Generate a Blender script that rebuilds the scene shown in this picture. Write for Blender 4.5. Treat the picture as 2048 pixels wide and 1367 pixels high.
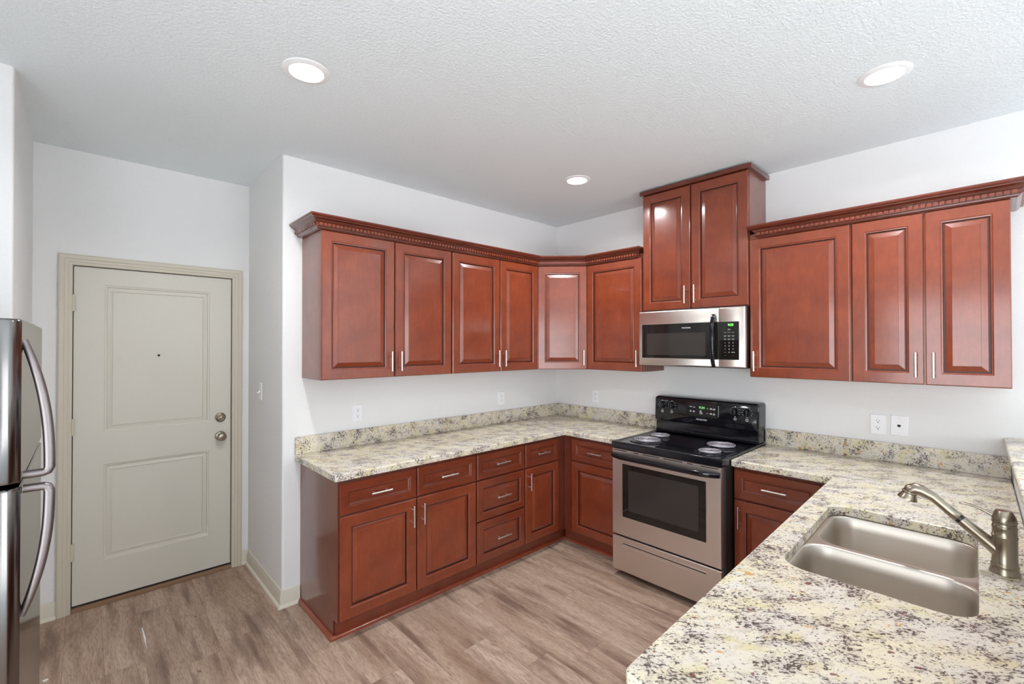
import bpy, bmesh, math, random
from mathutils import Vector, Matrix
random.seed(7)
R = math.radians
for o in list(bpy.data.objects): bpy.data.objects.remove(o)
S = bpy.context.scene
COL = S.collection

# ------------------------------------------------------------------ camera, light, exposure
H = 2.764                                  # ceiling height
cam_d = bpy.data.cameras.new('camera'); cam = bpy.data.objects.new('camera', cam_d); COL.objects.link(cam)
cam.location = (-3.4227, -2.9941, 1.5885)
cam.rotation_euler = (R(90 + 0.475), R(0.055), R(46.84 - 90))
cam_d.sensor_fit = 'HORIZONTAL'; cam_d.sensor_width = 36; cam_d.lens = 911.33 / 2048 * 36
cam_d.clip_start = 0.01
S.camera = cam
w = bpy.data.worlds.new('world'); S.world = w; w.use_nodes = True
w.node_tree.nodes['Background'].inputs[0].default_value = (0.90, 0.95, 1.0, 1)
w.node_tree.nodes['Background'].inputs[1].default_value = 3.5
S.view_settings.view_transform = 'Standard'; S.view_settings.look = 'None'
S.view_settings.gamma = 1; S.view_settings.use_curve_mapping = False
S.view_settings.exposure = 0.88
S.cycles.max_bounces = 14; S.cycles.diffuse_bounces = 10; S.cycles.glossy_bounces = 6
S.cycles.sample_clamp_indirect = 20
LAMP = 7.4                                 # power of each baffled ceiling light
# daylight comes in through the two big openings of the living area behind the camera
WINX0, WINX1, WINY = -3.0, -0.4, -9.5      # wide glazed opening in the rear wall
PATY0, PATY1, PATX = -6.0, -2.0, -4.75     # unseen patio door in the left wall, widened to even out the light
def portal(name, loc, rot, sx, sy):
    d = bpy.data.lights.new(name, 'AREA'); d.shape = 'RECTANGLE'; d.size = sx; d.size_y = sy
    d.cycles.is_portal = True
    o = bpy.data.objects.new(name, d); COL.objects.link(o); o.location = loc; o.rotation_euler = rot
portal('window_portal', ((WINX0 + WINX1) / 2, WINY - 0.05, 1.19), (R(90), 0, 0), WINX1 - WINX0, 2.34)
bounce_sun = bpy.data.lights.new('bounce_sun', 'SUN'); bounce_sun.energy = 22; bounce_sun.angle = R(1.0); bounce_sun.color = (1.0, 0.985, 0.97)
bounce_sun_o = bpy.data.objects.new('bounce_sun', bounce_sun); COL.objects.link(bounce_sun_o); bounce_sun_o.location = (-2, -9, 6)
bounce_sun_o.rotation_euler = Vector((-0.20, 1.0, -0.62)).to_track_quat('-Z', 'Y').to_euler()   # added low sunlight, bounced off the living room floor to lift the ceiling
portal('patio_portal', (PATX - 0.05, (PATY0 + PATY1) / 2, 1.1), (R(90), 0, R(-90)), PATY1 - PATY0, 2.2)

# ------------------------------------------------------------------ node helpers and materials
class NT:
    def __init__(s, name):
        s.m = bpy.data.materials.new(name); s.m.use_nodes = True
        s.t = s.m.node_tree; s.b = s.t.nodes['Principled BSDF']
    def n(s, typ, **kw):
        nd = s.t.nodes.new(typ)
        for k, v in kw.items():
            if k.startswith('i_'):
                key = k[2:]
                key = int(key) if key.isdigit() else key.replace('_', ' ')
                s.put(nd.inputs[key], v)
            else: setattr(nd, k, v)
        return nd
    def put(s, sock, v):
        if hasattr(v, 'is_linked') or hasattr(v, 'links'): s.t.links.new(v, sock)
        else:
            try: sock.default_value = v
            except Exception: sock.default_value = (*v, 1)
    def math(s, op, a, b=0.0, c=0.0):
        nd = s.t.nodes.new('ShaderNodeMath'); nd.operation = op
        s.put(nd.inputs[0], a); s.put(nd.inputs[1], b); s.put(nd.inputs[2], c); return nd.outputs[0]
    def mix(s, f, a, b, blend='MIX'):
        nd = s.t.nodes.new('ShaderNodeMix'); nd.data_type = 'RGBA'; nd.blend_type = blend
        s.put(nd.inputs[0], f); s.put(nd.inputs[6], a if not isinstance(a, tuple) else (*a, 1)[:4])
        s.put(nd.inputs[7], b if not isinstance(b, tuple) else (*b, 1)[:4]); return nd.outputs[2]
    def ramp(s, f, stops, interp='LINEAR'):
        nd = s.t.nodes.new('ShaderNodeValToRGB'); s.put(nd.inputs[0], f); r = nd.color_ramp; r.interpolation = interp
        while len(r.elements) < len(stops): r.elements.new(0.5)
        for e, (p, c) in zip(r.elements, stops):
            e.position = p; e.color = (c, c, c, 1) if not isinstance(c, tuple) else (*c, 1)
        return nd.outputs[0]
    def obj(s): return s.t.nodes.new('ShaderNodeTexCoord').outputs['Object']
    def mapv(s, v, scale=(1, 1, 1), rot=(0, 0, 0), loc=(0, 0, 0)):
        nd = s.t.nodes.new('ShaderNodeMapping'); s.put(nd.inputs['Vector'], v)
        nd.inputs['Scale'].default_value = scale; nd.inputs['Rotation'].default_value = rot; nd.inputs['Location'].default_value = loc
        return nd.outputs[0]
    def noise(s, v, scale, detail=3, rough=0.55, dist=0.0):
        nd = s.t.nodes.new('ShaderNodeTexNoise'); s.put(nd.inputs['Vector'], v)
        nd.inputs['Scale'].default_value = scale; nd.inputs['Detail'].default_value = detail
        nd.inputs['Roughness'].default_value = rough; nd.inputs['Distortion'].default_value = dist
        return nd.outputs['Fac']
    def bump(s, h, strength, dist=0.002):
        nd = s.t.nodes.new('ShaderNodeBump'); s.put(nd.inputs['Height'], h)
        nd.inputs['Strength'].default_value = strength; nd.inputs['Distance'].default_value = dist
        s.t.links.new(nd.outputs[0], s.b.inputs['Normal'])
    def set(s, **kw):
        for k, v in kw.items(): s.put(s.b.inputs[k.replace('_', ' ')], v)
        return s
def rgb(r, g, b):
    f = lambda c: (c / 255 / 12.92) if c / 255 <= 0.04045 else ((c / 255 + 0.055) / 1.055) ** 2.4
    return (f(r), f(g), f(b))
def simple(name, col, rough=0.5, metal=0.0, coat=0.0, spec=0.5, vary=0.04):
    k = NT(name)
    nz = k.noise(k.obj(), 35, 2)
    c = k.mix(k.math('MULTIPLY', nz, vary), (*col, 1), tuple(x * 0.6 for x in col) + (1,))
    k.set(Base_Color=c, Roughness=rough, Metallic=metal, Coat_Weight=coat, Specular_IOR_Level=spec)
    return k.m
def glow(name, col, strength):
    k = NT(name); k.set(Base_Color=(*col, 1), Emission_Color=(*col, 1), Emission_Strength=strength); return k.m

def mk_wall(name, col, scale, strength):
    k = NT(name); v = k.obj()
    k.set(Base_Color=(*col, 1), Roughness=0.75, Specular_IOR_Level=0.25)
    a = k.ramp(k.noise(v, scale, 2, 0.5), [(0.42, 0.0), (0.62, 1.0)])
    b = k.noise(v, scale * 2.3, 2)
    k.bump(k.math('ADD', a, k.math('MULTIPLY', b, 0.5)), strength, 0.002)
    return k.m
M_WALL = mk_wall('wall_paint', rgb(226, 225, 224), 75, 0.22)
M_CEIL = mk_wall('ceiling_paint', rgb(229, 235, 237), 80, 0.5)

def mk_wood(name, base, dark, light, grain_axis=2, rough=0.3):
    k = NT(name); v = k.obj()
    sc = [9.0, 9.0, 9.0]; sc[grain_axis] = 1.6
    blot = k.noise(v, 5.5, 4, 0.6)
    g = k.noise(k.mapv(v, tuple(x * 9 for x in sc)), 1.0, 4, 0.6)
    c = k.mix(k.ramp(blot, [(0.34, 0.0), (0.66, 1.0)]), (*dark, 1), (*light, 1))
    c = k.mix(0.45, c, (*base, 1))
    c = k.mix(k.math('MULTIPLY', k.ramp(g, [(0.4, 0.0), (0.7, 1.0)]), 0.22), c, tuple(x * 0.55 for x in dark) + (1,))
    k.set(Base_Color=c, Roughness=rough, Specular_IOR_Level=0.25, Coat_Weight=0.9, Coat_Roughness=0.15, Coat_IOR=1.55)
    k.bump(g, 0.03, 0.001)
    return k.m
M_WOOD = mk_wood('cherry_wood', rgb(124, 55, 31), rgb(105, 44, 25), rgb(139, 65, 37))
M_WOODH = mk_wood('cherry_wood_long', rgb(116, 51, 31), rgb(101, 43, 26), rgb(129, 60, 36), 0)
M_WOODS = mk_wood('cherry_wood_dark', rgb(106, 47, 31), rgb(93, 40, 26), rgb(118, 54, 35))
M_WOODC = mk_wood('cherry_crown', rgb(96, 40, 25), rgb(84, 34, 21), rgb(108, 47, 30), 0)
M_GLAZE = simple('dark_glaze', rgb(58, 22, 15), 0.4)
M_WOODIN = simple('cabinet_underside', rgb(120, 66, 44), 0.5)

def mk_granite():
    k = NT('speckled_granite')
    v0 = k.obj()
    v = k.mapv(v0, (1, 1, 1), (R(12), R(-8), R(43)))
    v = k.mapv(v, (0.72, 1.15, 1.0))
    warp = k.n('ShaderNodeTexNoise'); k.put(warp.inputs['Vector'], v); warp.inputs['Scale'].default_value = 14; warp.inputs['Detail'].default_value = 3
    off = k.n('ShaderNodeVectorMath', operation='MULTIPLY_ADD'); k.put(off.inputs[0], warp.outputs['Color'])
    off.inputs[1].default_value = (0.035, 0.035, 0.035); k.put(off.inputs[2], v)
    vw = off.outputs[0]
    c = k.mix(k.ramp(k.noise(vw, 9, 4), [(0.40, 0.0), (0.60, 1.0)]), (*rgb(214, 206, 194), 1), (*rgb(218, 208, 182), 1))
    c = k.mix(k.ramp(k.noise(k.mapv(vw, (1, 1, 1), (0, 0, 0), (3, 1, 7)), 15, 4), [(0.55, 0.0), (0.68, 0.8)]), c, (*rgb(206, 194, 148), 1))
    clus = k.noise(k.mapv(vw, (1, 1, 1), (0, 0, 0), (5, 5, 5)), 15, 4, 0.6)
    c = k.mix(k.ramp(clus, [(0.48, 0.0), (0.66, 0.55)]), c, (*rgb(176, 164, 160), 1))
    c = k.mix(k.ramp(k.noise(k.mapv(vw, (1, 1, 1), (0, 0, 0), (9, 4, 2)), 60, 3), [(0.54, 0.0), (0.66, 0.6)]), c, (*rgb(180, 170, 158), 1))
    # clustered dark flecks
    f1 = k.noise(vw, 128, 4, 0.62)
    d1 = k.ramp(k.math('ADD', f1, k.math('MULTIPLY', k.math('SUBTRACT', clus, 0.5), 0.50)), [(0.560, 0.0), (0.612, 1.0)])
    c = k.mix(k.math('MULTIPLY', d1, 0.90), c, (*rgb(70, 60, 58), 1))
    f2 = k.noise(k.mapv(vw, (1, 1, 1), (0, 0, 0), (2, 8, 1)), 210, 3, 0.6)
    d2 = k.ramp(k.math('ADD', f2, k.math('MULTIPLY', k.math('SUBTRACT', clus, 0.5), 0.30)), [(0.59, 0.0), (0.65, 1.0)])
    c = k.mix(k.math('MULTIPLY', d2, 0.75), c, (*rgb(74, 66, 62), 1))
    # rust and burgundy spots
    o1 = k.ramp(k.noise(k.mapv(v, (1, 1, 1), (0, 0, 0), (11, 3, 6)), 21, 3, 0.5), [(0.675, 0.0), (0.72, 1.0)])
    c = k.mix(k.math('MULTIPLY', o1, 0.8), c, (*rgb(196, 142, 66), 1))
    o2 = k.ramp(k.noise(k.mapv(v, (1, 1, 1), (0, 0, 0), (1, 13, 9)), 42, 2, 0.5), [(0.68, 0.0), (0.72, 1.0)])
    c = k.mix(k.math('MULTIPLY', o2, 0.85), c, (*rgb(112, 62, 62), 1))
    k.set(Base_Color=c, Roughness=0.16, Specular_IOR_Level=0.5)
    return k.m
M_GRAN = mk_granite()

def mk_floor():
    k = NT('vinyl_plank'); v = k.obj()
    sep = k.n('ShaderNodeSeparateXYZ'); k.put(sep.inputs[0], v)
    x, y = sep.outputs[0], sep.outputs[1]
    PW, PL = 0.152, 1.22
    xr = k.math('DIVIDE', x, PW); row = k.math('FLOOR', xr); fx = k.math('FRACT', xr)
    wn = k.n('ShaderNodeTexWhiteNoise', noise_dimensions='1D'); k.put(wn.inputs['W'], row)
    yr = k.math('ADD', k.math('DIVIDE', y, PL), wn.outputs['Value']); colm = k.math('FLOOR', yr); fy = k.math('FRACT', yr)
    cmb = k.n('ShaderNodeCombineXYZ'); k.put(cmb.inputs[0], row); k.put(cmb.inputs[1], colm)
    w2 = k.n('ShaderNodeTexWhiteNoise', noise_dimensions='2D'); k.put(w2.inputs['Vector'], cmb.outputs[0])
    pid = w2.outputs['Value']
    vo = k.n('ShaderNodeVectorMath', operation='MULTIPLY_ADD'); k.put(vo.inputs[0], w2.outputs['Color']); vo.inputs[1].default_value = (31, 47, 13); k.put(vo.inputs[2], v)
    pv = vo.outputs[0]
    # soft bands along the plank, cathedral contours, fine pores
    streak = k.noise(k.mapv(pv, (9, 1.0, 1)), 1.0, 4, 0.6, 0.3)
    pores = k.noise(k.mapv(pv, (240, 22, 1)), 1.0, 3, 0.65)
    flame = k.noise(k.mapv(pv, (8.0, 0.75, 1)), 1.0, 2, 0.40, 0.4)
    cont = k.math('ABSOLUTE', k.math('SUBTRACT', k.math('FRACT', k.math('MULTIPLY', flame, 24.0)), 0.5))
    fmask = k.ramp(k.noise(k.mapv(pv, (3, 0.9, 1), (0, 0, 0), (7, 3, 1)), 1.0, 2), [(0.42, 0.15), (0.60, 1.0)])
    c = k.ramp(streak, [(0.30, rgb(136, 109, 91)), (0.47, rgb(172, 147, 130)), (0.64, rgb(197, 174, 157))])
    tint = k.ramp(pid, [(0.0, rgb(159, 132, 111)), (0.5, rgb(174, 149, 131)), (1.0, rgb(187, 166, 149))])
    c = k.mix(0.40, c, tint)
    c = k.mix(k.math('MULTIPLY', k.math('MULTIPLY', k.ramp(cont, [(0.0, 1.0), (0.20, 0.0)]), fmask), 0.36), c, (*rgb(118, 90, 71), 1))
    c = k.mix(k.math('MULTIPLY', k.math('MULTIPLY', k.ramp(cont, [(0.36, 0.0), (0.5, 1.0)]), fmask), 0.25), c, (*rgb(193, 170, 149), 1))
    c = k.mix(k.math('MULTIPLY', k.ramp(pores, [(0.38, 1.0), (0.52, 0.0)]), 0.5), c, (*rgb(117, 88, 71), 1))
    blot = k.ramp(k.noise(k.mapv(pv, (15, 1.9, 1), (0, 0, 0), (3, 8, 2)), 1.0, 3, 0.5), [(0.50, 0.0), (0.70, 1.0)])
    c = k.mix(k.math('MULTIPLY', blot, 0.78), c, (*rgb(103, 78, 66), 1))
    knot = k.ramp(k.noise(k.mapv(pv, (30, 9, 1), (0, 0, 0), (5, 1, 2)), 1.0, 2, 0.5), [(0.74, 0.0), (0.80, 1.0)])
    c = k.mix(k.math('MULTIPLY', knot, 0.75), c, (*rgb(73, 55, 47), 1))
    ex = k.math('MINIMUM', fx, k.math('SUBTRACT', 1.0, fx)); ey = k.math('MINIMUM', fy, k.math('SUBTRACT', 1.0, fy))
    seam = k.math('MAXIMUM', k.math('LESS_THAN', ex, 0.006), k.math('LESS_THAN', ey, 0.0010))
    c = k.mix(k.math('MULTIPLY', seam, 0.55), c, (*rgb(112, 86, 72), 1))
    k.set(Base_Color=c, Roughness=0.5, Specular_IOR_Level=0.3)
    k.bump(k.math('SUBTRACT', pores, seam), 0.08, 0.001)
    return k.m
M_FLOOR = mk_floor()

def mk_steel(name, col, rough, aniso_axis=None):
    k = NT(name); v = k.obj()
    sc = [260, 260, 260]
    if aniso_axis is not None: sc[aniso_axis] = 4
    g = k.noise(k.mapv(v, tuple(sc)), 1.0, 2)
    c = k.mix(k.math('MULTIPLY', g, 0.15 if aniso_axis is not None else 0.03), (*col, 1), tuple(x * 0.75 for x in col) + (1,))
    k.set(Base_Color=c, Metallic=1.0, Roughness=k.math('ADD', rough, k.math('MULTIPLY', k.math('SUBTRACT', g, 0.5), 0.08 if aniso_axis is not None else 0.01)))
    if aniso_axis is not None: k.bump(g, 0.02, 0.0005)
    return k.m
M_STEEL = mk_steel('brushed_steel', rgb(222, 214, 208), 0.36, 1)
M_STEELF = mk_steel('fridge_steel', rgb(124, 121, 119), 0.17, 2)
M_SINK = mk_steel('sink_steel', rgb(204, 196, 186), 0.40, 0)
M_NICKEL = mk_steel('brushed_nickel', rgb(152, 142, 126), 0.27)
M_PULL = mk_steel('pull_steel', rgb(222, 216, 210), 0.28)
M_HANDLEF = mk_steel('fridge_handle_metal', rgb(132, 125, 124), 0.40, 2)
M_BLACK = simple('black_gloss', (0.006, 0.006, 0.009), 0.08)
M_BLACKM = simple('black_matte', (0.012, 0.012, 0.013), 0.45)
M_GLASSD = simple('dark_glass', (0.010, 0.009, 0.008), 0.04)
M_GLASSW = simple('dark_window_mesh', (0.034, 0.029, 0.026), 0.07)
M_COIL = simple('coil_metal', (0.34, 0.32, 0.35), 0.42, 0.35)
M_PAN = simple('drip_pan', (0.02, 0.02, 0.025), 0.12, 0.6)
M_DOOR = simple('door_paint', rgb(206, 201, 189), 0.42)
M_TRIM = simple('trim_paint', rgb(199, 191, 174), 0.42)
M_BASE = simple('baseboard_paint', rgb(212, 205, 190), 0.42)
M_WHITE = simple('white_plastic', rgb(236, 236, 238), 0.35)
M_WHITEP = simple('white_print', rgb(225, 225, 225), 0.5)
M_GREYP = simple('grey_print', rgb(150, 148, 148), 0.5)
M_REDP = simple('red_print', rgb(120, 50, 50), 0.5)
M_RING = simple('lamp_trim_white', rgb(238, 238, 238), 0.4)
M_GAP = simple('dark_gap', (0.01, 0.009, 0.008), 0.8)
M_OAK = simple('oak_threshold', rgb(140, 108, 82), 0.5)
M_LENS = glow('lamp_lens', (0.97, 0.985, 1.0), 12.0)
M_GREEN = glow('green_led', (0.15, 1.0, 0.12), 2.2)
M_GREEND = glow('green_led_dim', (0.25, 0.75, 0.22), 0.5)

# ------------------------------------------------------------------ mesh helpers
class MB:
    def __init__(s): s.v = []; s.f = []; s.m = []; s.mi = 0
    def V(s, p): s.v.append(tuple(p)); return len(s.v) - 1
    def F(s, idx, mi=None): s.f.append(tuple(idx)); s.m.append(s.mi if mi is None else mi)
    def box(s, a, b, mi=None):
        x0, y0, z0 = (min(a[i], b[i]) for i in range(3)); x1, y1, z1 = (max(a[i], b[i]) for i in range(3))
        i = [s.V(p) for p in ((x0,y0,z0),(x1,y0,z0),(x1,y1,z0),(x0,y1,z0),(x0,y0,z1),(x1,y0,z1),(x1,y1,z1),(x0,y1,z1))]
        for q in ((0,3,2,1),(4,5,6,7),(0,1,5,4),(1,2,6,5),(2,3,7,6),(3,0,4,7)): s.F([i[k] for k in q], mi)
        return s
    def obox(s, c, ax, ay, az, hx, hy, hz, mi=None):
        c = Vector(c); i = []
        for sz in (-1, 1):
            for sx, sy in ((-1,-1),(1,-1),(1,1),(-1,1)):
                i.append(s.V(c + Vector(ax)*hx*sx + Vector(ay)*hy*sy + Vector(az)*hz*sz))
        for q in ((0,3,2,1),(4,5,6,7),(0,1,5,4),(1,2,6,5),(2,3,7,6),(3,0,4,7)): s.F([i[k] for k in q], mi)
        return s
    def loops(s, rings, close=True, cap0=True, cap1=True, mis=None):
        ids = [[s.V(p) for p in r] for r in rings]
        for a in range(len(ids) - 1):
            n = len(ids[a])
            for k in range(n if close else n - 1):
                s.F((ids[a][k], ids[a][(k+1) % n], ids[a+1][(k+1) % n], ids[a+1][k]), None if mis is None else mis[a])
        if cap0: s.F(ids[0][::-1], None if mis is None else mis[0])
        if cap1: s.F(ids[-1], None if mis is None else mis[-1])
        return s
    def prism(s, poly, z0, z1, mi=None):
        return s.loops([[(x, y, z0) for x, y in poly], [(x, y, z1) for x, y in poly]])
    def extr(s, pts, d, mi=None):
        d = Vector(d); return s.loops([[Vector(p) for p in pts], [Vector(p) + d for p in pts]])
    def lathe(s, prof, c, axis=(0,0,1), seg=32, sx=1.0, mis=None):
        """prof: (radius, height along axis)"""
        a = Vector(axis).normalized(); u = a.orthogonal().normalized(); v = a.cross(u); c = Vector(c)
        return s.loops([[c + a*h + (u*math.cos(2*math.pi*k/seg) + v*math.sin(2*math.pi*k/seg))*max(r, 1e-5) for k in range(seg)] for r, h in prof], mis=mis)
    def cyl(s, a, b, r, r2=None, seg=20):
        a, b = Vector(a), Vector(b); r2 = r if r2 is None else r2
        return s.lathe([(r, 0), (r2, (b-a).length)], a, b - a, seg)
    def tube(s, path, r, seg=10, flat=None):
        path = [Vector(p) for p in path]; n = len(path); rings = []; prev = None
        for i in range(n):
            t = (path[min(i+1, n-1)] - path[max(i-1, 0)]).normalized()
            if prev is None: u = t.orthogonal().normalized()
            else: u = (prev - t*prev.dot(t)).normalized()
            prev = u; v = t.cross(u); rr = r[i] if isinstance(r, (list, tuple)) else r
            rings.append([path[i] + (u*math.cos(2*math.pi*k/seg) + v*math.sin(2*math.pi*k/seg))*rr for k in range(seg)])
        return s.loops(rings)
    def section_tube(s, path, upd, a, b, seg=14, pw=2.6):
        """tube with an oval section: a along upd, b across"""
        path = [Vector(p) for p in path]; n = len(path); rings = []
        for i in range(n):
            t = (path[min(i+1, n-1)] - path[max(i-1, 0)]).normalized()
            u = (Vector(upd) - t*t.dot(Vector(upd))).normalized(); v = t.cross(u)
            aa = a[i] if isinstance(a, list) else a; bb = b[i] if isinstance(b, list) else b
            ring = []
            for k in range(seg):
                th = 2*math.pi*k/seg; cx, cy = math.cos(th), math.sin(th)
                cx = math.copysign(abs(cx)**(2/pw), cx); cy = math.copysign(abs(cy)**(2/pw), cy)
                ring.append(path[i] + u*aa*cx + v*bb*cy)
            rings.append(ring)
        return s.loops(rings)

WO = {}
def link(o, parent=None, origin=None):
    COL.objects.link(o); o_w = Vector(origin) if origin is not None else Vector((0,0,0)); WO[o.name] = o_w
    if parent is not None: o.parent = parent; o.location = o_w - WO[parent.name]
    else: o.location = o_w
    return o
def obj(name, mb, mats, parent=None, origin=None, bevel=0.0, seg=2, smooth=35, recalc=True):
    """link an MB (world coordinates) as one mesh object; origin defaults to the base centre of its bounds"""
    if not isinstance(mats, (list, tuple)): mats = [mats]
    if origin is None:
        xs, ys, zs = zip(*mb.v); origin = ((min(xs)+max(xs))/2, (min(ys)+max(ys))/2, min(zs))
    O = Vector(origin)
    me = bpy.data.meshes.new(name)
    me.from_pydata([tuple(Vector(p) - O) for p in mb.v], [], mb.f)
    for m in mats: me.materials.append(m)
    for p, mi in zip(me.polygons, mb.m): p.material_index = min(mi, len(mats) - 1)
    if recalc:
        b = bmesh.new(); b.from_mesh(me); bmesh.ops.recalc_face_normals(b, faces=b.faces); b.to_mesh(me); b.free()
    if smooth:
        me.shade_smooth(); me.set_sharp_from_angle(angle=R(smooth))
    o = bpy.data.objects.new(name, me); link(o, parent, O)
    if bevel:
        md = o.modifiers.new('bevel', 'BEVEL'); md.width = bevel; md.segments = seg; md.limit_method = 'ANGLE'; md.angle_limit = R(40); md.harden_normals = True
    return o
def tag(o, label=None, cat=None, group=None, kind=None):
    for k, v in (('label', label), ('category', cat), ('group', group), ('kind', kind)):
        if v: o[k] = v
    return o
def thing(name, loc, label, cat, group=None, kind=None):
    o = bpy.data.objects.new(name, None); o.empty_display_size = 0.05; link(o, None, loc); return tag(o, label, cat, group, kind)
def text(name, s, size, loc, right, up, mat, parent, align='CENTER', extrude=0.0003):
    cu = bpy.data.curves.new('t', 'FONT'); cu.body = s; cu.size = size; cu.align_x = align; cu.align_y = 'CENTER'; cu.extrude = extrude; cu.resolution_u = 3
    t = bpy.data.objects.new('t', cu); COL.objects.link(t); dg = bpy.context.evaluated_depsgraph_get(); dg.update()
    me = bpy.data.meshes.new_from_object(t.evaluated_get(dg)); bpy.data.objects.remove(t); bpy.data.curves.remove(cu)
    r = Vector(right).normalized(); u = Vector(up).normalized(); n = r.cross(u)
    me.transform(Matrix(((r.x,u.x,n.x,0),(r.y,u.y,n.y,0),(r.z,u.z,n.z,0),(0,0,0,1)))); me.materials.clear(); me.materials.append(mat); me.name = name
    o = bpy.data.objects.new(name, me); link(o, parent, loc); return o

# ------------------------------------------------------------------ the room
def struct(o): o['kind'] = 'structure'; return o
XA, YD, XL, YN = -2.54, 0.788, -3.643, -0.17
DX0, DX1, DZ = -3.476, -2.648, 2.074        # door opening
XW, YR = -4.75, -9.5
mb = MB().box((XW - 0.15, YR - 0.15, -0.12), (0.15, YD + 0.3, 0)); struct(obj('floor', mb, M_FLOOR, origin=(0,0,0)))
mb = MB().box((XW - 0.15, YR - 0.15, H), (0.15, YD + 0.3, H + 0.12)); struct(obj('ceiling', mb, M_CEIL, origin=(0,0,H)))
def wall_poly(name, poly, z0=0.0, z1=H, round_pts=()):
    pts = []
    n = len(poly)
    for i, p in enumerate(poly):
        if i in round_pts:
            a, b = Vector(poly[i-1]), Vector(poly[(i+1) % n]); c = Vector(p); r = 0.016
            p0 = c + (a-c).normalized()*r; p1 = c + (b-c).normalized()*r
            for t in range(7):
                t /= 6; q = (1-t)**2*p0 + 2*t*(1-t)*c + t*t*p1; pts.append((q.x, q.y))
        else: pts.append(p)
    return struct(obj(name, MB().prism(pts, z0, z1), M_WALL, origin=(0,0,0), smooth=30))
wall_poly('wall_back', [(XA, 0), (0.15, 0), (0.15, YD + 0.15), (XA, YD + 0.15)], round_pts=(0,))
wall_poly('wall_right', [(0, YR), (0.15, YR), (0.15, 0), (0, 0)])
wall_poly('wall_left', [(XL, YN), (XL, YD + 0.15), (XW - 0.15, YD + 0.15), (XW - 0.15, YN)], round_pts=(0,))
mb = MB().box((XL, YD, 0), (DX0 - 0.02, YD + 0.15, H)); mb.box((DX1 + 0.02, YD, 0), (XA, YD + 0.15, H)); mb.box((DX0 - 0.02, YD, DZ + 0.02), (DX1 + 0.02, YD + 0.15, H))
struct(obj('wall_entry', mb, M_WALL, origin=(0,0,0)))
mb = MB()
mb.box((XW - 0.15, YR, 0), (XW, PATY0, H)); mb.box((XW - 0.15, PATY1, 0), (XW, YN, H)); mb.box((XW - 0.15, PATY0, 2.2), (XW, PATY1, H))
struct(obj('wall_living', mb, M_WALL, origin=(0,0,0)))
mb = MB()
mb.box((XW - 0.15, YR - 0.15, 0), (WINX0, YR, H)); mb.box((WINX1, YR - 0.15, 0), (0.15, YR, H)); mb.box((WINX0, YR - 0.15, 2.36), (WINX1, YR, H))
struct(obj('wall_rear', mb, M_WALL, origin=(0,0,0)))
def frame_win(name, a, b, axis):
    mb = MB()
    (u0, z0), (u1, z1) = a, b
    def bar(ua, ub, za, zb):
        if axis == 'y': mb.box((ua, YR - 0.09, za), (ub, YR - 0.04, zb))
        else: mb.box((XW - 0.09, ua, za), (XW - 0.04, ub, zb))
    um = (u0 + u1) / 2
    bar(u0, u0 + 0.06, z0, z1); bar(u1 - 0.06, u1, z0, z1); bar(u0, u1, z1 - 0.06, z1); bar(u0, u1, z0, z0 + 0.06); bar(um - 0.04, um + 0.04, z0, z1)
    struct(obj(name, mb, M_WHITE, bevel=0.004))
frame_win('window_1', (WINX0, 0.0), (WINX1, 2.36), 'y')
M_BOUNCE = simple('pale_bounce_carpet', rgb(200, 205, 209), 0.9)
struct(obj('bounce_carpet', MB().box((XW, YR, 0.0005), (0, -4.0, 0.012)), M_BOUNCE, origin=(0,0,0)))  # unseen pale floor cover, added to bounce sunlight up to the ceiling
frame_win('window_2', (PATY0, 0.0), (PATY1, 2.2), 'x')

def sweep_right(mb, path, prof):
    pts = [Vector(p) for p in path]; n = len(pts); rings = []
    for i in range(n):
        def nrm(a, b):
            d = (b - a).normalized(); return Vector((d.y, -d.x))
        if i == 0: m = nrm(pts[0], pts[1])
        elif i == n - 1: m = nrm(pts[-2], pts[-1])
        else:
            a, b = nrm(pts[i-1], pts[i]), nrm(pts[i], pts[i+1]); m = (a + b) / (1 + a.dot(b))
        rings.append([(pts[i].x + m.x*o, pts[i].y + m.y*o, z) for o, z in prof])
    mb.loops(rings)
# baseboards: a moulded profile plus a quarter round at the floor
BPROF = [(0.0, 0.0), (0.026, 0.0), (0.026, 0.004), (0.022, 0.013), (0.013, 0.018), (0.013, 0.062), (0.011, 0.070), (0.011, 0.076), (0.008, 0.083), (0.008, 0.090), (0.004, 0.100), (0.0, 0.101)]
def baseboard(name, a, b, n):
    a, b, n = Vector((*a, 0)), Vector((*b, 0)), Vector((*n, 0))
    prof = BPROF
    mb = MB().extr([a + n*p + Vector((0,0,z)) for p, z in prof], b - a)
    return struct(obj(name, mb, M_BASE, smooth=25))
mb = MB(); sweep_right(mb, [(XA, YD - 0.027), (XA, 0), (-2.4365, 0)], BPROF); struct(obj('baseboard_back', mb, M_BASE, smooth=25))
baseboard('baseboard_entry_left', (XL, YD), (DX0 - 0.063, YD), (0, -1))
baseboard('baseboard_entry_right', (DX1 + 0.063, YD), (XA, YD), (0, -1))
baseboard('baseboard_left', (XL, YN), (XL, YD), (1, 0))

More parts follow.
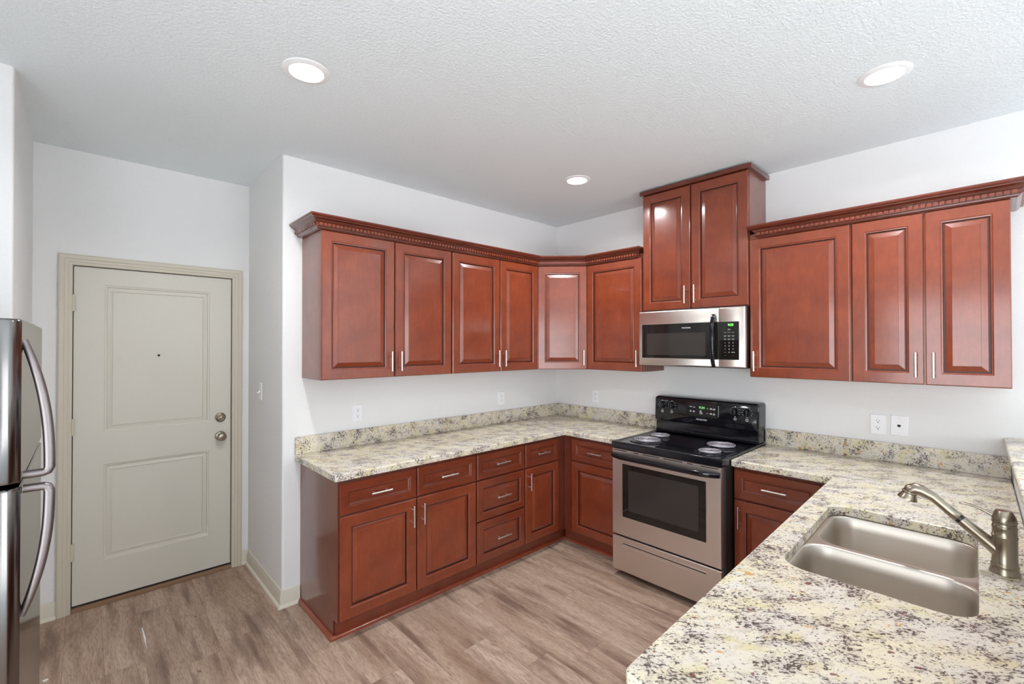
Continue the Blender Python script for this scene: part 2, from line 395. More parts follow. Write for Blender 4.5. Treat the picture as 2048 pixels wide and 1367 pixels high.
# door casing: stepped profile swept around the opening
def casing():
    prof = [(0.0, 0.0), (0.0, 0.010), (0.004, 0.013), (0.016, 0.013), (0.020, 0.016), (0.034, 0.017), (0.038, 0.021), (0.056, 0.022), (0.063, 0.018), (0.063, 0.0)]
    mb = MB(); rings = []
    for x, z, sx, sz in ((DX0, 0.0, -1, 0), (DX0, DZ, -1, 1), (DX1, DZ, 1, 1), (DX1, 0.0, 1, 0)):
        rings.append([(x + sx*d, YD - t, z + sz*d) for d, t in prof])
    mb.loops(rings)
    # jamb lining the opening
    j = 0.02
    mb.box((DX0 - j, YD, 0), (DX0, YD + 0.15, DZ)); mb.box((DX1, YD, 0), (DX1 + j, YD + 0.15, DZ)); mb.box((DX0 - j, YD, DZ), (DX1 + j, YD + 0.15, DZ + j))
    return struct(obj('trim_1', mb, M_TRIM, smooth=25))
casing()
# ------------------------------------------------------------------ entry door
def panel_loops(mb, O, r, n, w, h, loops, up=(0,0,1), glaze=()):
    O, r, n, up = Vector(O), Vector(r), Vector(n), Vector(up)
    rings = []
    for ins, d in loops:
        rings.append([O + r*ins + up*ins + n*d, O + r*(w-ins) + up*ins + n*d, O + r*(w-ins) + up*(h-ins) + n*d, O + r*ins + up*(h-ins) + n*d])
    mis = [1 if i in glaze else 0 for i in range(len(loops) - 1)] + [0]
    mis[-1] = 0
    ids = [[mb.V(p) for p in rg] for rg in rings]
    for a in range(len(ids) - 1):
        for k in range(4): mb.F((ids[a][k], ids[a][(k+1) % 4], ids[a+1][(k+1) % 4], ids[a+1][k]), mis[a])
    mb.F(ids[0][::-1], 0); mb.F(ids[-1], 0)

def entry_door():
    x0, x1, z0, z1 = DX0 + 0.004, DX1 - 0.005, 0.036, DZ - 0.005
    yf = YD + 0.004; t = 0.045
    d = thing('door_1', ((x0+x1)/2, yf + t/2, 0.0), 'greige two panel entry door with satin knob and deadbolt', 'door', kind='structure')
    # slab with two moulded panels: build the face as a grid with two panel insets
    mb = MB()
    pans = [(-3.333, -2.783, 0.270, 0.858), (-3.333, -2.783, 1.060, 1.966)]
    xs = [x0, -3.333, -2.783, x1]; zs = [z0, 0.270, 0.858, 1.060, 1.966, z1]
    g = [[mb.V((x, yf, z)) for x in xs] for z in zs]
    for j in range(5):
        for i in range(3):
            if i == 1 and j in (1, 3): continue
            mb.F((g[j][i], g[j][i+1], g[j+1][i+1], g[j+1][i]))
    for (a, b, c, e), j in zip(pans, (1, 3)):
        prev = [g[j][1], g[j][2], g[j+1][2], g[j+1][1]]
        for ins, dep in ((0.003, 0.004), (0.010, 0.005), (0.014, 0.0125), (0.017, 0.0125), (0.037, 0.006), (0.040, 0.011), (0.044, 0.011)):
            cur = [mb.V(p) for p in ((a+ins, yf+dep, c+ins), (b-ins, yf+dep, c+ins), (b-ins, yf+dep, e-ins), (a+ins, yf+dep, e-ins))]
            for k in range(4): mb.F((prev[k], prev[(k+1) % 4], cur[(k+1) % 4], cur[k]))
            prev = cur
        mb.F(prev)
    bk = [mb.V(p) for p in ((x0, yf+t, z0), (x1, yf+t, z0), (x1, yf+t, z1), (x0, yf+t, z1))]
    mb.F(bk[::-1])
    edge_b = [g[0][i] for i in range(4)]; edge_t = [g[5][i] for i in range(4)]
    mb.F([bk[0]] + edge_b[::-1][-4:] if False else [bk[1], bk[0]] + edge_b)
    mb.F([bk[3], bk[2]] + edge_t[::-1])
    mb.F([bk[0], bk[3]] + [g[j][0] for j in range(5, -1, -1)]); mb.F([bk[2], bk[1]] + [g[j][3] for j in range(6)])
    obj('slab', mb, M_DOOR, d, smooth=20)
    # dark strips painting the shade in the gap around the slab
    mb = MB().box((DX0 + 0.0005, yf + 0.02, 0.03), (DX0 + 0.0035, yf + 0.1, DZ)).box((DX1 - 0.0045, yf + 0.02, 0.03), (DX1 - 0.0005, yf + 0.1, DZ)).box((DX0 + 0.004, yf + 0.02, DZ - 0.0045), (DX1 - 0.005, yf + 0.1, DZ - 0.0005))
    obj('gap_shade', mb, M_GAP, d)
    mb = MB().box((DX0 + 0.001, YD - 0.015, 0.0), (DX1 - 0.001, YD + 0.13, 0.024)); mb.box((DX0 + 0.001, yf + 0.002, 0.024), (DX1 - 0.001, YD + 0.13, 0.032), 1)
    obj('threshold', mb, [M_OAK, M_GAP], d, bevel=0.003)
    for z in (1.848, 1.105, 0.359):
        mb = MB()
        for k in range(5): mb.cyl((DX0 + 0.003, YD - 0.007, z - 0.05 + k*0.02), (DX0 + 0.003, YD - 0.007, z - 0.0305 + k*0.02), 0.0075)
        mb.box((DX0 + 0.003, YD - 0.004, z - 0.05), (DX0 + 0.017, YD + 0.003, z + 0.05))
        obj('hinge', mb, M_TRIM, d)
    # deadbolt with thumb turn
    c = (-2.716, yf, 1.083)
    mb = MB().lathe([(0.033, 0), (0.033, 0.006), (0.030, 0.012), (0.022, 0.015), (0.020, 0.019), (0, 0.019)], c, (0,-1,0), 36)
    db = obj('deadbolt', mb, M_NICKEL, d, origin=c)
    mb = MB().section_tube([(-2.716 - 0.022, yf - 0.024, 1.079), (-2.716 - 0.012, yf - 0.026, 1.081), (-2.716, yf - 0.027, 1.083), (-2.716 + 0.012, yf - 0.026, 1.085), (-2.716 + 0.022, yf - 0.024, 1.087)], (0,0,1), [0.005, 0.008, 0.009, 0.008, 0.005], 0.006)
    obj('thumb_turn', mb, M_NICKEL, db)
    c = (-2.716, yf, 0.951)
    mb = MB().lathe([(0.034, 0), (0.034, 0.004), (0.030, 0.010), (0.016, 0.014), (0.012, 0.024), (0.014, 0.032), (0.024, 0.038), (0.0285, 0.048), (0.028, 0.058), (0.022, 0.066), (0.010, 0.069), (0, 0.069)], c, (0,-1,0), 36)
    kb = obj('door_knob', mb, M_NICKEL, d, origin=c)
    mb = MB().lathe([(0.008, 0), (0.008, 0.004), (0.006, 0.006), (0, 0.006)], (-2.716, yf - 0.067, 0.951), (0,-1,0), 20)
    obj('lock_button', mb, M_NICKEL, kb)
    c = (-3.065, yf + 0.011, 1.528)
    mb = MB().lathe([(0.008, 0), (0.008, 0.003), (0.005, 0.004)], c, (0,-1,0), 20); mb.mi = 1; mb.lathe([(0.0062, 0.0042), (0, 0.0045)], c, (0,-1,0), 16)
    obj('peephole', mb, [M_NICKEL, M_GAP], d)
entry_door()

# ------------------------------------------------------------------ ceiling lights
for (x, y), where in (((-2.735, -0.975), 'round recessed ceiling light above the entry side of the kitchen floor'),
                      ((-0.893, -2.665), 'round recessed ceiling light above the sink peninsula at the right'),
                      ((-0.878, -0.957), 'round recessed ceiling light nearest the cabinet corner and stove')):
    t = thing('recessed_light', (x, y, H), where, 'ceiling light', 'recessed ceiling lights')
    obj('trim_ring', MB().lathe([(0.067, -0.001), (0.069, -0.0075), (0.082, -0.0065), (0.094, -0.0025), (0.095, 0.0)], (x, y, H), (0,0,1), 48), M_RING, t)
    obj('lens', MB().lathe([(0.0, -0.004), (0.0665, -0.004), (0.0665, -0.001)], (x, y, H), (0,0,1), 40), M_LENS, t)
    ld = bpy.data.lights.new('lamp_light', 'AREA'); ld.shape = 'DISK'; ld.size = 0.125; ld.energy = LAMP; ld.spread = R(156); ld.color = (0.97, 0.985, 1.0)
    lo = bpy.data.objects.new('lamp_light', ld); COL.objects.link(lo); lo.parent = t; lo.location = (0, 0, -0.0055)

# ------------------------------------------------------------------ cabinets
RAISED = lambda t, fr: [(0, 0), (0, t - 0.004), (0.004, t), (fr, t), (fr + 0.003, t - 0.0035), (fr + 0.009, t - 0.0045), (fr + 0.011, t - 0.011), (fr + 0.016, t - 0.011), (fr + 0.018, t - 0.0095), (fr + 0.041, t - 0.0035), (fr + 0.042, t - 0.0015)]
FLATP = lambda t, fr: [(0, 0), (0, t - 0.004), (0.004, t), (fr, t), (fr + 0.003, t - 0.003), (fr + 0.008, t - 0.004), (fr + 0.014, t - 0.009), (fr + 0.016, t - 0.010)]
T = 0.02
def front(name, parent, O, r, n, w, h, fr=0.056, style='raised'):
    mb = MB()
    if style == 'raised': panel_loops(mb, O, r, n, w, h, RAISED(T, fr), glaze=(5, 6))
    else: panel_loops(mb, O, r, n, w, h, FLATP(T, fr), glaze=(6,))
    o = Vector(O) + Vector(r)*w/2
    return obj(name, mb, [M_WOOD if name == 'door' else M_WOODD, M_GLAZE], parent, origin=o, smooth=0)
M_WOODD = M_WOODH
def pull(parent, c, axis, n, L=0.127, cc=0.076):
    c, a, n = Vector(c), Vector(axis), Vector(n)
    mb = MB(); p = 0.030; r = 0.0056
    e = c + n*p
    mb.lathe([(r*0.8, 0), (r, 0.001), (r, L - 0.001), (r*0.8, L)], e - a*L/2, a, 16)
    for s in (-1, 1): mb.cyl(c + a*s*cc/2, e + a*s*cc/2, 0.0042, seg=12)
    return obj('handle', mb, M_PULL, parent)
X, Y, Z = Vector((1,0,0)), Vector((0,1,0)), Vector((0,0,1))
def wall_cab(label, wall, u0, u1, z0, z1, doors, name='wall_cabinet', group=None, ends=(False, False), depth=0.305):
    """wall 'A': u is x, faces -y.  wall 'B': u is -y (growing toward the camera), faces -x"""
    if wall == 'A':
        P = lambda u, d, z: Vector((u, -d, z)); r, n = X, -Y
    else:
        P = lambda u, d, z: Vector((-d, -u, z)); r, n = -Y, -X
    t = thing(name, P((u0+u1)/2, 0.0015, z0), label, 'cabinet', group)
    g = 0.0006
    mb = MB().box(P(u0 + g, 0.001, z0), P(u1 - g, depth, z1))
    if ends[0]: mb.box(P(u0 - 0.0018, depth - 0.02, z0), P(u0 + 0.01, depth, z1)); mb.box(P(u0 - 0.0018, 0.001, z0), P(u0 + 0.01, 0.014, z1))
    if ends[1]: mb.box(P(u1 - 0.01, depth - 0.02, z0), P(u1 + 0.0018, depth, z1))
    obj('cabinet_body', mb, M_WOOD, t, bevel=0.001)
    for (a, b, za, zb, hs) in doors:
        d = front('door', t, P(a, depth + 0.0005, za), r, n, b - a, zb - za)
        if hs:
            hu = b - 0.030 if hs == 'r' else a + 0.030
            pull(d, P(hu, depth + T, za + 0.100), Z, n)
    return t
ZB, ZT = 1.388, 2.298
GU = 'wall cabinets under crown molding'
wall_cab('double door cherry wall cabinet at the left end of the back wall', 'A', -2.427, -1.509, ZB, ZT, [(-2.4262, -1.961, ZB + 0.002, 2.262, 'r'), (-1.953, -1.512, ZB + 0.002, 2.262, 'l')], group=GU)
wall_cab('double door cherry wall cabinet between the left end cabinet and the angled corner cabinet', 'A', -1.509, -0.612, ZB, ZT, [(-1.500, -1.048, ZB + 0.002, 2.262, 'r'), (-1.040, -0.618, ZB + 0.002, 2.262, 'l')], group=GU)
wall_cab('single door cherry wall cabinet left of the microwave', 'B', 0.612, 1.1445, ZB, ZT, [(0.618, 1.134, ZB + 0.002, 2.262, 'r')], group=GU)
wall_cab('tall raised two door cherry cabinet above the microwave', 'B', 1.146, 1.906, 1.845, 2.722, [(1.150, 1.518, 1.848, 2.719, 'r'), (1.527, 1.903, 1.848, 2.719, 'l')])
wall_cab('wide single door cherry wall cabinet right of the microwave', 'B', 1.9075, 2.438, ZB, ZT, [(1.911, 2.432, ZB + 0.002, 2.262, 'l')], group=GU)
wall_cab('narrow double door cherry wall cabinet at the far right end', 'B', 2.438, 3.039, ZB, ZT, [(2.443, 2.737, ZB + 0.002, 2.262, 'r'), (2.744, 3.038, ZB + 0.002, 2.262, 'l')], group=GU)
# angled corner cabinet
t = thing('corner_wall_cabinet', (-0.25, -0.25, ZB), 'narrow angled cherry wall cabinet set diagonally in the corner', 'cabinet', GU)
poly = [(-0.001, -0.001), (-0.6115, -0.001), (-0.6115, -0.305), (-0.305, -0.6115), (-0.001, -0.6115)]
obj('cabinet_body', MB().prism(poly, ZB, ZT), M_WOOD, t, bevel=0.001)
rd = Vector((1, -1, 0)).normalized(); nd = Vector((-1, -1, 0)).normalized()
Ld = (Vector((-0.305, -0.6115, 0)) - Vector((-0.6115, -0.305, 0))).length
d = front('door', t, Vector((-0.6115, -0.305, ZB + 0.002)) + rd*0.010 + nd*0.0005, rd, nd, Ld - 0.020, 2.262 - ZB - 0.002)
pull(d, Vector((-0.6115, -0.305, ZB + 0.10)) + rd*(Ld - 0.040) + nd*T, Z, nd)

# crown moldings
CROWN = [(0.003, 2.264), (0.0215, 2.264), (0.024, 2.267), (0.030, 2.270), (0.032, 2.276), (0.036, 2.2785), (0.036, 2.297), (0.041, 2.299), (0.043, 2.303), (0.048, 2.310), (0.056, 2.3155), (0.066, 2.319), (0.068, 2.324), (0.074, 2.327), (0.0775, 2.333), (0.0775, 2.341), (0.003, 2.341)]
def crown(name, path, label, z=0.0):
    t_ = MB(); sweep_right(t_, path, [(o, zz + z) for o, zz in CROWN])
    for a, b in zip(path[:-1], path[1:]):
        a, b = Vector((*a, 0)), Vector((*b, 0)); d = (b - a).normalized(); nr = Vector((d.y, -d.x, 0)); L = (b - a).length
        s0, s1 = 0.0, L
        k = int(L / 0.0236)
        for j in range(-1, k + 2):
            s = (j + 0.5) * L / max(k, 1)
            if a.xy == Vector(path[0]) and s < 0.01: continue
            if b.xy == Vector(path[-1]) and s > L - 0.01: continue
            # stay inside the mitres
            if s < -0.03 or s > L + 0.03: continue
            t_.obox(a + d*s + nr*0.0405 + Z*(2.288 + z), d, nr, Z, 0.0086, 0.0065, 0.0078, 1)
    o = obj(name, t_, [M_WOODC, M_WOODH], smooth=28)  # lighter wood on the dentils paints in their lit look
    return tag(o, label, 'molding', 'crown moldings on the wall cabinets')
crown('crown_molding', [(-2.427, -0.001), (-2.427, -0.305), (-0.6115, -0.305), (-0.305, -0.6115), (-0.305, -1.066), (-0.001, -1.066)], 'long cherry crown molding with dentils running over the left and corner wall cabinets')
crown('crown_molding', [(-0.001, -1.986), (-0.305, -1.986), (-0.305, -3.039), (-0.001, -3.039)], 'cherry crown molding with dentils over the right hand wall cabinets')
mb = MB().box((-0.001, -1.146 + 0.012, 2.7225), (-0.345, -1.930, 2.752))
tag(obj('crown_board', mb, M_WOODC, bevel=0.002), 'flat cherry top board capping the tall cabinet above the microwave', 'molding')

# base cabinets
BD = 0.575                                   # carcass depth, fronts stand proud of it
def base_cab(label, wall, u0, u1, fronts, name='base_cabinet', body=None, group=None, toe=0.105, end0=False):
    if wall == 'A': P = lambda u, d, z: Vector((u, -d, z)); r, n = X, -Y
    else: P = lambda u, d, z: Vector((-d, -u, z)); r, n = -Y, -X
    t = thing(name, P((u0+u1)/2, 0.3, 0.0), label, 'cabinet', group)
    mb = MB()
    if body is None: mb.box(P(u0 + 0.0006, 0.001, toe), P(u1 - 0.0006, BD, 0.8735)); mb.box(P(u0 + 0.0006, 0.001, 0.0), P(u1 - 0.0006, BD - 0.075, toe))
    obj('cabinet_body', mb, M_WOODS, t, bevel=0.001)
    for kind, a, b, za, zb, hs in fronts:
        if kind == 'd':
            d = front('door', t, P(a, BD + 0.0005, za), r, n, b - a, zb - za)
            if hs: pull(d, P(b - 0.032 if hs == 'r' else a + 0.032, BD + T, zb - 0.095), Z, n)
        else:
            st = 'flat' if zb - za < 0.2 else 'raised'
            d = front('drawer', t, P(a, BD + 0.0005, za), r, n, b - a, zb - za, 0.040 if st == 'flat' else 0.046, st)
            pull(d, P((a+b)/2, BD + T - (0.010 if st == 'flat' else 0.002), (za+zb)/2), r, n)
    return t
Z0, ZD, ZD2, ZTOP = 0.118, 0.672, 0.682, 0.852
base_cab('wide cherry base cabinet with two drawers over two doors at the left end', 'A', -2.427, -1.500, [('d', -2.4262, -1.961, Z0, ZD, 'r'), ('d', -1.953, -1.503, Z0, ZD, 'l'), ('w', -2.4262, -1.961, ZD2, ZTOP, 0), ('w', -1.953, -1.503, ZD2, ZTOP, 0)], group='base cabinets under the granite')
base_cab('cherry base cabinet with a stack of three drawers', 'A', -1.500, -1.040, [('w', -1.492, -1.044, ZD2, ZTOP, 0), ('w', -1.492, -1.044, 0.402, 0.672, 0), ('w', -1.492, -1.044, Z0, 0.392, 0)], group='base cabinets under the granite')
base_cab('narrow cherry base cabinet with one drawer and one door beside the inner corner', 'A', -1.040, -0.5755, [('d', -1.034, -0.662, Z0, ZD, 'l'), ('w', -1.034, -0.662, ZD2, ZTOP, 0)], group='base cabinets under the granite')
base_cab('cherry base cabinet with a drawer and door between the inner corner and the stove', 'B', 0.5755, 1.1435, [('d', 0.668, 1.138, Z0, ZD, 'r'), ('w', 0.668, 1.138, ZD2, ZTOP, 0)], group='base cabinets under the granite')
base_cab('cherry base cabinet right of the stove, partly hidden by the peninsula', 'B', 1.9075, 2.392, [('d', 1.912, 2.352, Z0, ZD, 'l'), ('w', 1.912, 2.352, ZD2, ZTOP, 0)], group='base cabinets under the granite')
# peninsula cabinet: open carcass so the sink bowls hang inside it
SK = 0.024
def pen(x, y, z): return Vector((x, y + SK * x, z))
t = thing('sink_base_cabinet', pen(-1.6, -2.72, 0), 'cherry base cabinet of the peninsula carrying the sink', 'cabinet')
mb = MB()
def pbox(mb, x0, x1, y0, y1, z0, z1):
    return mb.loops([[pen(x0,y0,z), pen(x1,y0,z), pen(x1,y1,z), pen(x0,y1,z)] for z in (z0, z1)])
pbox(mb, -2.565, -2.547, -3.035, -2.43, 0, 0.8735); pbox(mb, -0.002, -0.02, -3.035, -2.43, 0.105, 0.8735) if False else None
pbox(mb, -0.66, -0.642, -3.035, -2.43, 0, 0.8735); pbox(mb, -2.547, -0.66, -3.035, -3.017, 0, 0.8735)
pbox(mb, -2.547, -0.66, -3.017, -2.43, 0.105, 0.123); pbox(mb, -2.547, -0.66, -2.50, -2.485, 0.0, 0.105); pbox(mb, -2.547, -0.66, -2.448, -2.43, 0.123, 0.165); pbox(mb, -2.547, -0.66, -2.448, -2.43, 0.83, 0.8735)
obj('cabinet_body', mb, M_WOODS, t)
rp = (pen(-2, 0, 0) - pen(0, 0, 0)).normalized(); npn = Vector((-rp.y, rp.x, 0)) * -1
if npn.y < 0: npn = -npn
for k in range(4):
    xa = -0.67 - k*0.469
    d = front('door', t, pen(xa, -2.4295, Z0), rp, npn, 0.46, ZD - Z0)
    pull(d, pen(xa, -2.4295, ZD - 0.095) + rp*(0.428 if k % 2 == 0 else 0.032) + npn*T, Z, npn)
    front('drawer_front', t, pen(xa, -2.4295, ZD2), rp, npn, 0.46, ZTOP - ZD2, 0.040, 'flat')

# toe boards with their quarter round
def toe(path, label):
    t = thing('toe_kick', (*path[1], 0), label, 'trim board', 'toe kicks under the base cabinets')
    bp = path[-2:]; mb = MB(); sweep_right(mb, [(bp[0][0] + (0.002 if len(path) > 2 else 0), bp[0][1]), bp[1]], [(-0.004, 0.0), (0.008, 0.0), (0.008, 0.104), (-0.004, 0.104)]); obj('board', mb, M_WOODH, t)
    q = [(0.0085, 0.0)] + [(0.0085 + 0.020*math.cos(a), 0.020*math.sin(a)) for a in [R(x) for x in range(0, 91, 15)]]
    mb = MB(); sweep_right(mb, path, q); obj('quarter_round', mb, M_QR, t, smooth=40)
M_QR = mk_wood('cherry_round', rgb(132, 60, 39), rgb(118, 52, 33), rgb(146, 70, 46), 0)
# end panel of the left run reaches the floor and carries the same quarter round
mb = MB().extr([(-2.4275, -0.001, 0), (-2.4275, -0.515, 0), (-2.4275, -0.515, 0.105), (-2.4275, -BD, 0.105), (-2.4275, -BD, 0.8735), (-2.4275, -0.001, 0.8735)], (-0.006, 0, 0))
tag(obj('end_panel', mb, M_WOODS), 'dark cherry end panel closing the left end of the base cabinets', 'panel')
toe([(-2.4258, -0.001), (-2.4258, -0.510), (-0.503, -0.510)], 'cherry toe board with quarter round under the left base cabinets')
toe([(-0.510, -0.5405), (-0.510, -1.1435)], 'short cherry toe board with quarter round left of the stove')

# ------------------------------------------------------------------ granite
def slab(name, outline, z0, z1, label, cat='countertop', hole=None, bev=0.007):
    b = bmesh.new()
    def ring(pts): 
        vs = [b.verts.new((x, y, z1)) for x, y in pts]; return vs, [b.edges.new((vs[i], vs[(i+1) % len(vs)])) for i in range(len(vs))]
    vo, eo = ring(outline); es = list(eo)
    if hole: vh, eh = ring(hole); es += eh
    r = bmesh.ops.triangle_fill(b, edges=es, use_beauty=True, use_dissolve=False)
    fs = [f for f in b.faces]
    for f in fs:
        if f.normal.z < 0: f.normal_flip()
    ex = bmesh.ops.extrude_face_region(b, geom=fs)
    for v in [g for g in ex['geom'] if isinstance(g, bmesh.types.BMVert)]: v.co.z = z0
    bmesh.ops.recalc_face_normals(b, faces=b.faces)
    bmesh.ops.dissolve_limit(b, angle_limit=R(1), verts=b.verts, edges=b.edges, use_dissolve_boundaries=False, delimit=set())
    me = bpy.data.meshes.new(name); b.to_mesh(me); b.free(); me.materials.append(M_GRAN)
    me.shade_smooth(); me.set_sharp_from_angle(angle=R(35))
    o = bpy.data.objects.new(name, me); link(o, None, (0, 0, 0))
    if bev:
        md = o.modifiers.new('bevel', 'BEVEL'); md.width = bev; md.segments = 3; md.limit_method = 'ANGLE'; md.angle_limit = R(60); md.harden_normals = True
    return tag(o, label, cat)
def rrect(x0, x1, y0, y1, r, seg=8, f=None):
    pts = []
    for cx, cy, a0 in ((x1-r, y1-r, 0), (x0+r, y1-r, 90), (x0+r, y0+r, 180), (x1-r, y0+r, 270)):
        for k in range(seg + 1):
            a = R(a0 + 90*k/seg); pts.append((cx + r*math.cos(a), cy + r*math.sin(a)))
    if f: pts = [tuple(f(x, y, 0).xy) for x, y in pts]
    return pts
def fillet(pts, i, r, seg=6):
    n = len(pts); c = Vector(pts[i]); a = (Vector(pts[i-1]) - c).normalized(); b = (Vector(pts[(i+1) % n]) - c).normalized()
    p0, p1 = c + a*r, c + b*r
    return pts[:i] + [tuple((1-t)**2*p0 + 2*t*(1-t)*c + t*t*p1) for t in [k/seg for k in range(seg+1)]] + pts[i+1:]
CT0, CT1 = 0.8740, 0.914
DC = 0.628
slab('countertop', [(-2.468, -0.001), (-2.468, -DC), (-DC, -DC), (-DC, -1.1435), (-0.001, -1.1435), (-0.001, -0.001)], CT0, CT1, 'L shaped granite countertop on the left cabinets up to the stove')
SX0, SX1, SY0, SY1 = -1.838, -1.088, -2.914, -2.478
o2 = [(-0.001, -1.9075), (-DC, -1.9075), (-DC, -2.392 - SK*DC), tuple(pen(-2.607, -2.392, 0).xy), tuple(pen(-2.607, -3.036, 0).xy), (-0.001, -3.036)]
o2 = fillet(o2, 3, 0.03)
slab('countertop', o2, CT0, CT1, 'granite peninsula countertop with the sink cut out, right of the stove', hole=rrect(SX0, SX1, SY0, SY1, 0.075, f=pen))
slab('bar_countertop', [tuple(pen(x, y, 0).xy) for x, y in ((-0.001, -3.011), (-2.7, -3.011), (-2.7, -3.42), (-0.001, -3.42))], 1.088, 1.12, 'raised granite bar ledge at the right edge behind the faucet')
mb = MB().loops([[pen(-0.001, -3.04, z), pen(-2.62, -3.04, z), pen(-2.62, -3.16, z), pen(-0.001, -3.16, z)] for z in (0, 1.0875)])
struct(obj('wall_bar', mb, M_WALL, origin=(0,0,0)))
GB = 'granite backsplash strips'
def splash(a, b, label): tag(obj('backsplash', MB().box(a, b), M_GRAN, origin=(0,0,0), bevel=0.0025), label, 'backsplash', GB)
ZS = 1.0225
splash((-2.468, -0.001, CT1 + 0.0002), (-0.001, -0.021, ZS), 'long granite backsplash strip along the back wall')
splash((-0.001, -0.0215, CT1 + 0.0002), (-0.021, -1.1435, ZS), 'granite backsplash strip on the right wall left of the stove')
splash((-0.001, -1.9075, CT1 + 0.0002), (-0.021, -3.036, ZS), 'granite backsplash strip on the right wall behind the sink corner')

# ------------------------------------------------------------------ sink
t = thing('sink', pen(-1.463, -2.696, 0.66), 'double bowl stainless steel undermount sink in the peninsula', 'sink')
zr = CT0 - 0.0005
def bowl(x0, x1, y0, y1, depth):
    rings = []
    for ins, z, r in ((-0.004, zr, 0.082), (0.0, zr - 0.001, 0.078), (0.004, zr - 0.006, 0.075), (0.008, zr - 0.05, 0.072), (0.014, zr - depth + 0.04, 0.066), (0.022, zr - depth + 0.016, 0.058), (0.040, zr - depth + 0.003, 0.045), (0.09, zr - depth, 0.03)):
        rings.append([(*q, z) for q in rrect(x0+ins, x1-ins, y0+ins, y1-ins, max(r, 0.02), f=pen)])
    mb = MB().loops(rings, cap0=False)
    return mb
XM = -1.468
bowls = [(SX0 - 0.004, XM - 0.014, SY0 - 0.004, SY1 + 0.004, 0.215), (XM + 0.014, SX1 + 0.004, SY0 - 0.004, SY1 - 0.012, 0.19)]
for bb in bowls:
    o = obj('bowl', bowl(*bb), M_SINK, t, smooth=50, recalc=True)
    cx, cy = (bb[0]+bb[1])/2, (bb[2]+bb[3])/2; c = pen(cx, cy, zr - bb[4] + 0.0008)
    dr = obj('drain', MB().lathe([(0.055, 0), (0.052, 0.003), (0.040, 0.001), (0.036, -0.004), (0, -0.004)], c, Z, 32), M_PULL, o)
# rim plate around and between the bowls
b_out = rrect(SX0 - 0.03, SX1 + 0.03, SY0 - 0.03, SY1 + 0.03, 0.09, f=pen)
def plate(name, outer, holes, z0, z1, mat, parent):
    b = bmesh.new(); es = []
    for pts in [outer] + holes:
        vs = [b.verts.new((x, y, z1)) for x, y in pts]; es += [b.edges.new((vs[i], vs[(i+1) % len(vs)])) for i in range(len(vs))]
    bmesh.ops.triangle_fill(b, edges=es, use_beauty=True)
    # remove faces filling the holes
    def inside(p, poly):
        c = False
        for i in range(len(poly)):
            (x1, y1), (x2, y2) = poly[i-1], poly[i]
            if (y1 > p.y) != (y2 > p.y) and p.x < (x2-x1)*(p.y-y1)/(y2-y1) + x1: c = not c
        return c
    bad = [f for f in b.faces if any(inside(f.calc_center_median(), h) for h in holes)]
    bmesh.ops.delete(b, geom=bad, context='FACES')
    fs = list(b.faces)
    for f in fs:
        if f.normal.z < 0: f.normal_flip()
    ex = bmesh.ops.extrude_face_region(b, geom=fs)
    for v in [g for g in ex['geom'] if isinstance(g, bmesh.types.BMVert)]: v.co.z = z0
    bmesh.ops.recalc_face_normals(b, faces=b.faces)
    me = bpy.data.meshes.new(name); b.to_mesh(me); b.free(); me.materials.append(mat)
    for v in me.vertices: v.co -= WO[parent.name]
    o = bpy.data.objects.new(name, me); link(o, parent, WO[parent.name]); return o
plate('rim', b_out, [rrect(x0 - 0.004, x1 + 0.004, y0 - 0.004, y1 + 0.004, 0.082, f=pen) for x0, x1, y0, y1, _ in bowls], zr - 0.0015, zr, M_SINK, t)

# ------------------------------------------------------------------ faucet
fx, fy = -1.43, -3.004
t = thing('faucet', (fx, fy, CT1), 'brushed nickel pull out kitchen faucet standing behind the sink', 'faucet')
prof = [(0.034, 0.0), (0.034, 0.004), (0.0315, 0.010), (0.0295, 0.018), (0.030, 0.022), (0.0305, 0.025), (0.029, 0.027), (0.0282, 0.031), (0.0285, 0.036), (0.0275, 0.038), (0.0275, 0.105), (0.0285, 0.107), (0.0285, 0.111), (0.0272, 0.113), (0.0265, 0.132), (0.0275, 0.134), (0.0275, 0.138), (0.0260, 0.140), (0.0255, 0.147), (0, 0.147)]
obj('body', MB().lathe(prof, (fx, fy, CT1 + 0.0002), Z, 40), M_NICKEL, t, smooth=50)
ax = Vector((-0.12, 0.08, 1)).normalized()
obj('cap', MB().lathe([(0.0265, 0), (0.028, 0.004), (0.026, 0.016), (0.021, 0.030), (0.018, 0.036), (0.0172, 0.0375), (0, 0.039)], (fx, fy, CT1 + 0.1475), Vector((0, 0.06, 1)), 36), M_NICKEL, t, smooth=50)
lv = obj('lever', MB().section_tube([(fx, fy + 0.014, 1.076), (fx, fy + 0.030, 1.082), (fx, fy + 0.050, 1.092), (fx, fy + 0.070, 1.098), (fx, fy + 0.085, 1.099), (fx, fy + 0.096, 1.098)], (1, 0, 0), [0.008, 0.0055, 0.0050, 0.0065, 0.0085, 0.006], [0.008, 0.0045, 0.0038, 0.0032, 0.0030, 0.002]), M_NICKEL, t, smooth=60)
p0 = Vector((fx, fy + 0.010, 0.975)); p1 = Vector((fx, -2.912, 1.046)); p2 = Vector((fx, -2.833, 1.108))
dr = (p1 - p0).normalized()
obj('spout', MB().tube([p0, p0 + dr*0.03, p0 + dr*0.06, p1], [0.021, 0.0185, 0.0165, 0.0158], 28), M_NICKEL, t, smooth=60)
obj('collar', MB().tube([p1 + dr*0.0002, p1 + dr*0.0075], [0.0145, 0.0145], 24), M_BLACK, t, smooth=60)
dn = Vector((0, 0.30, -1)).normalized()
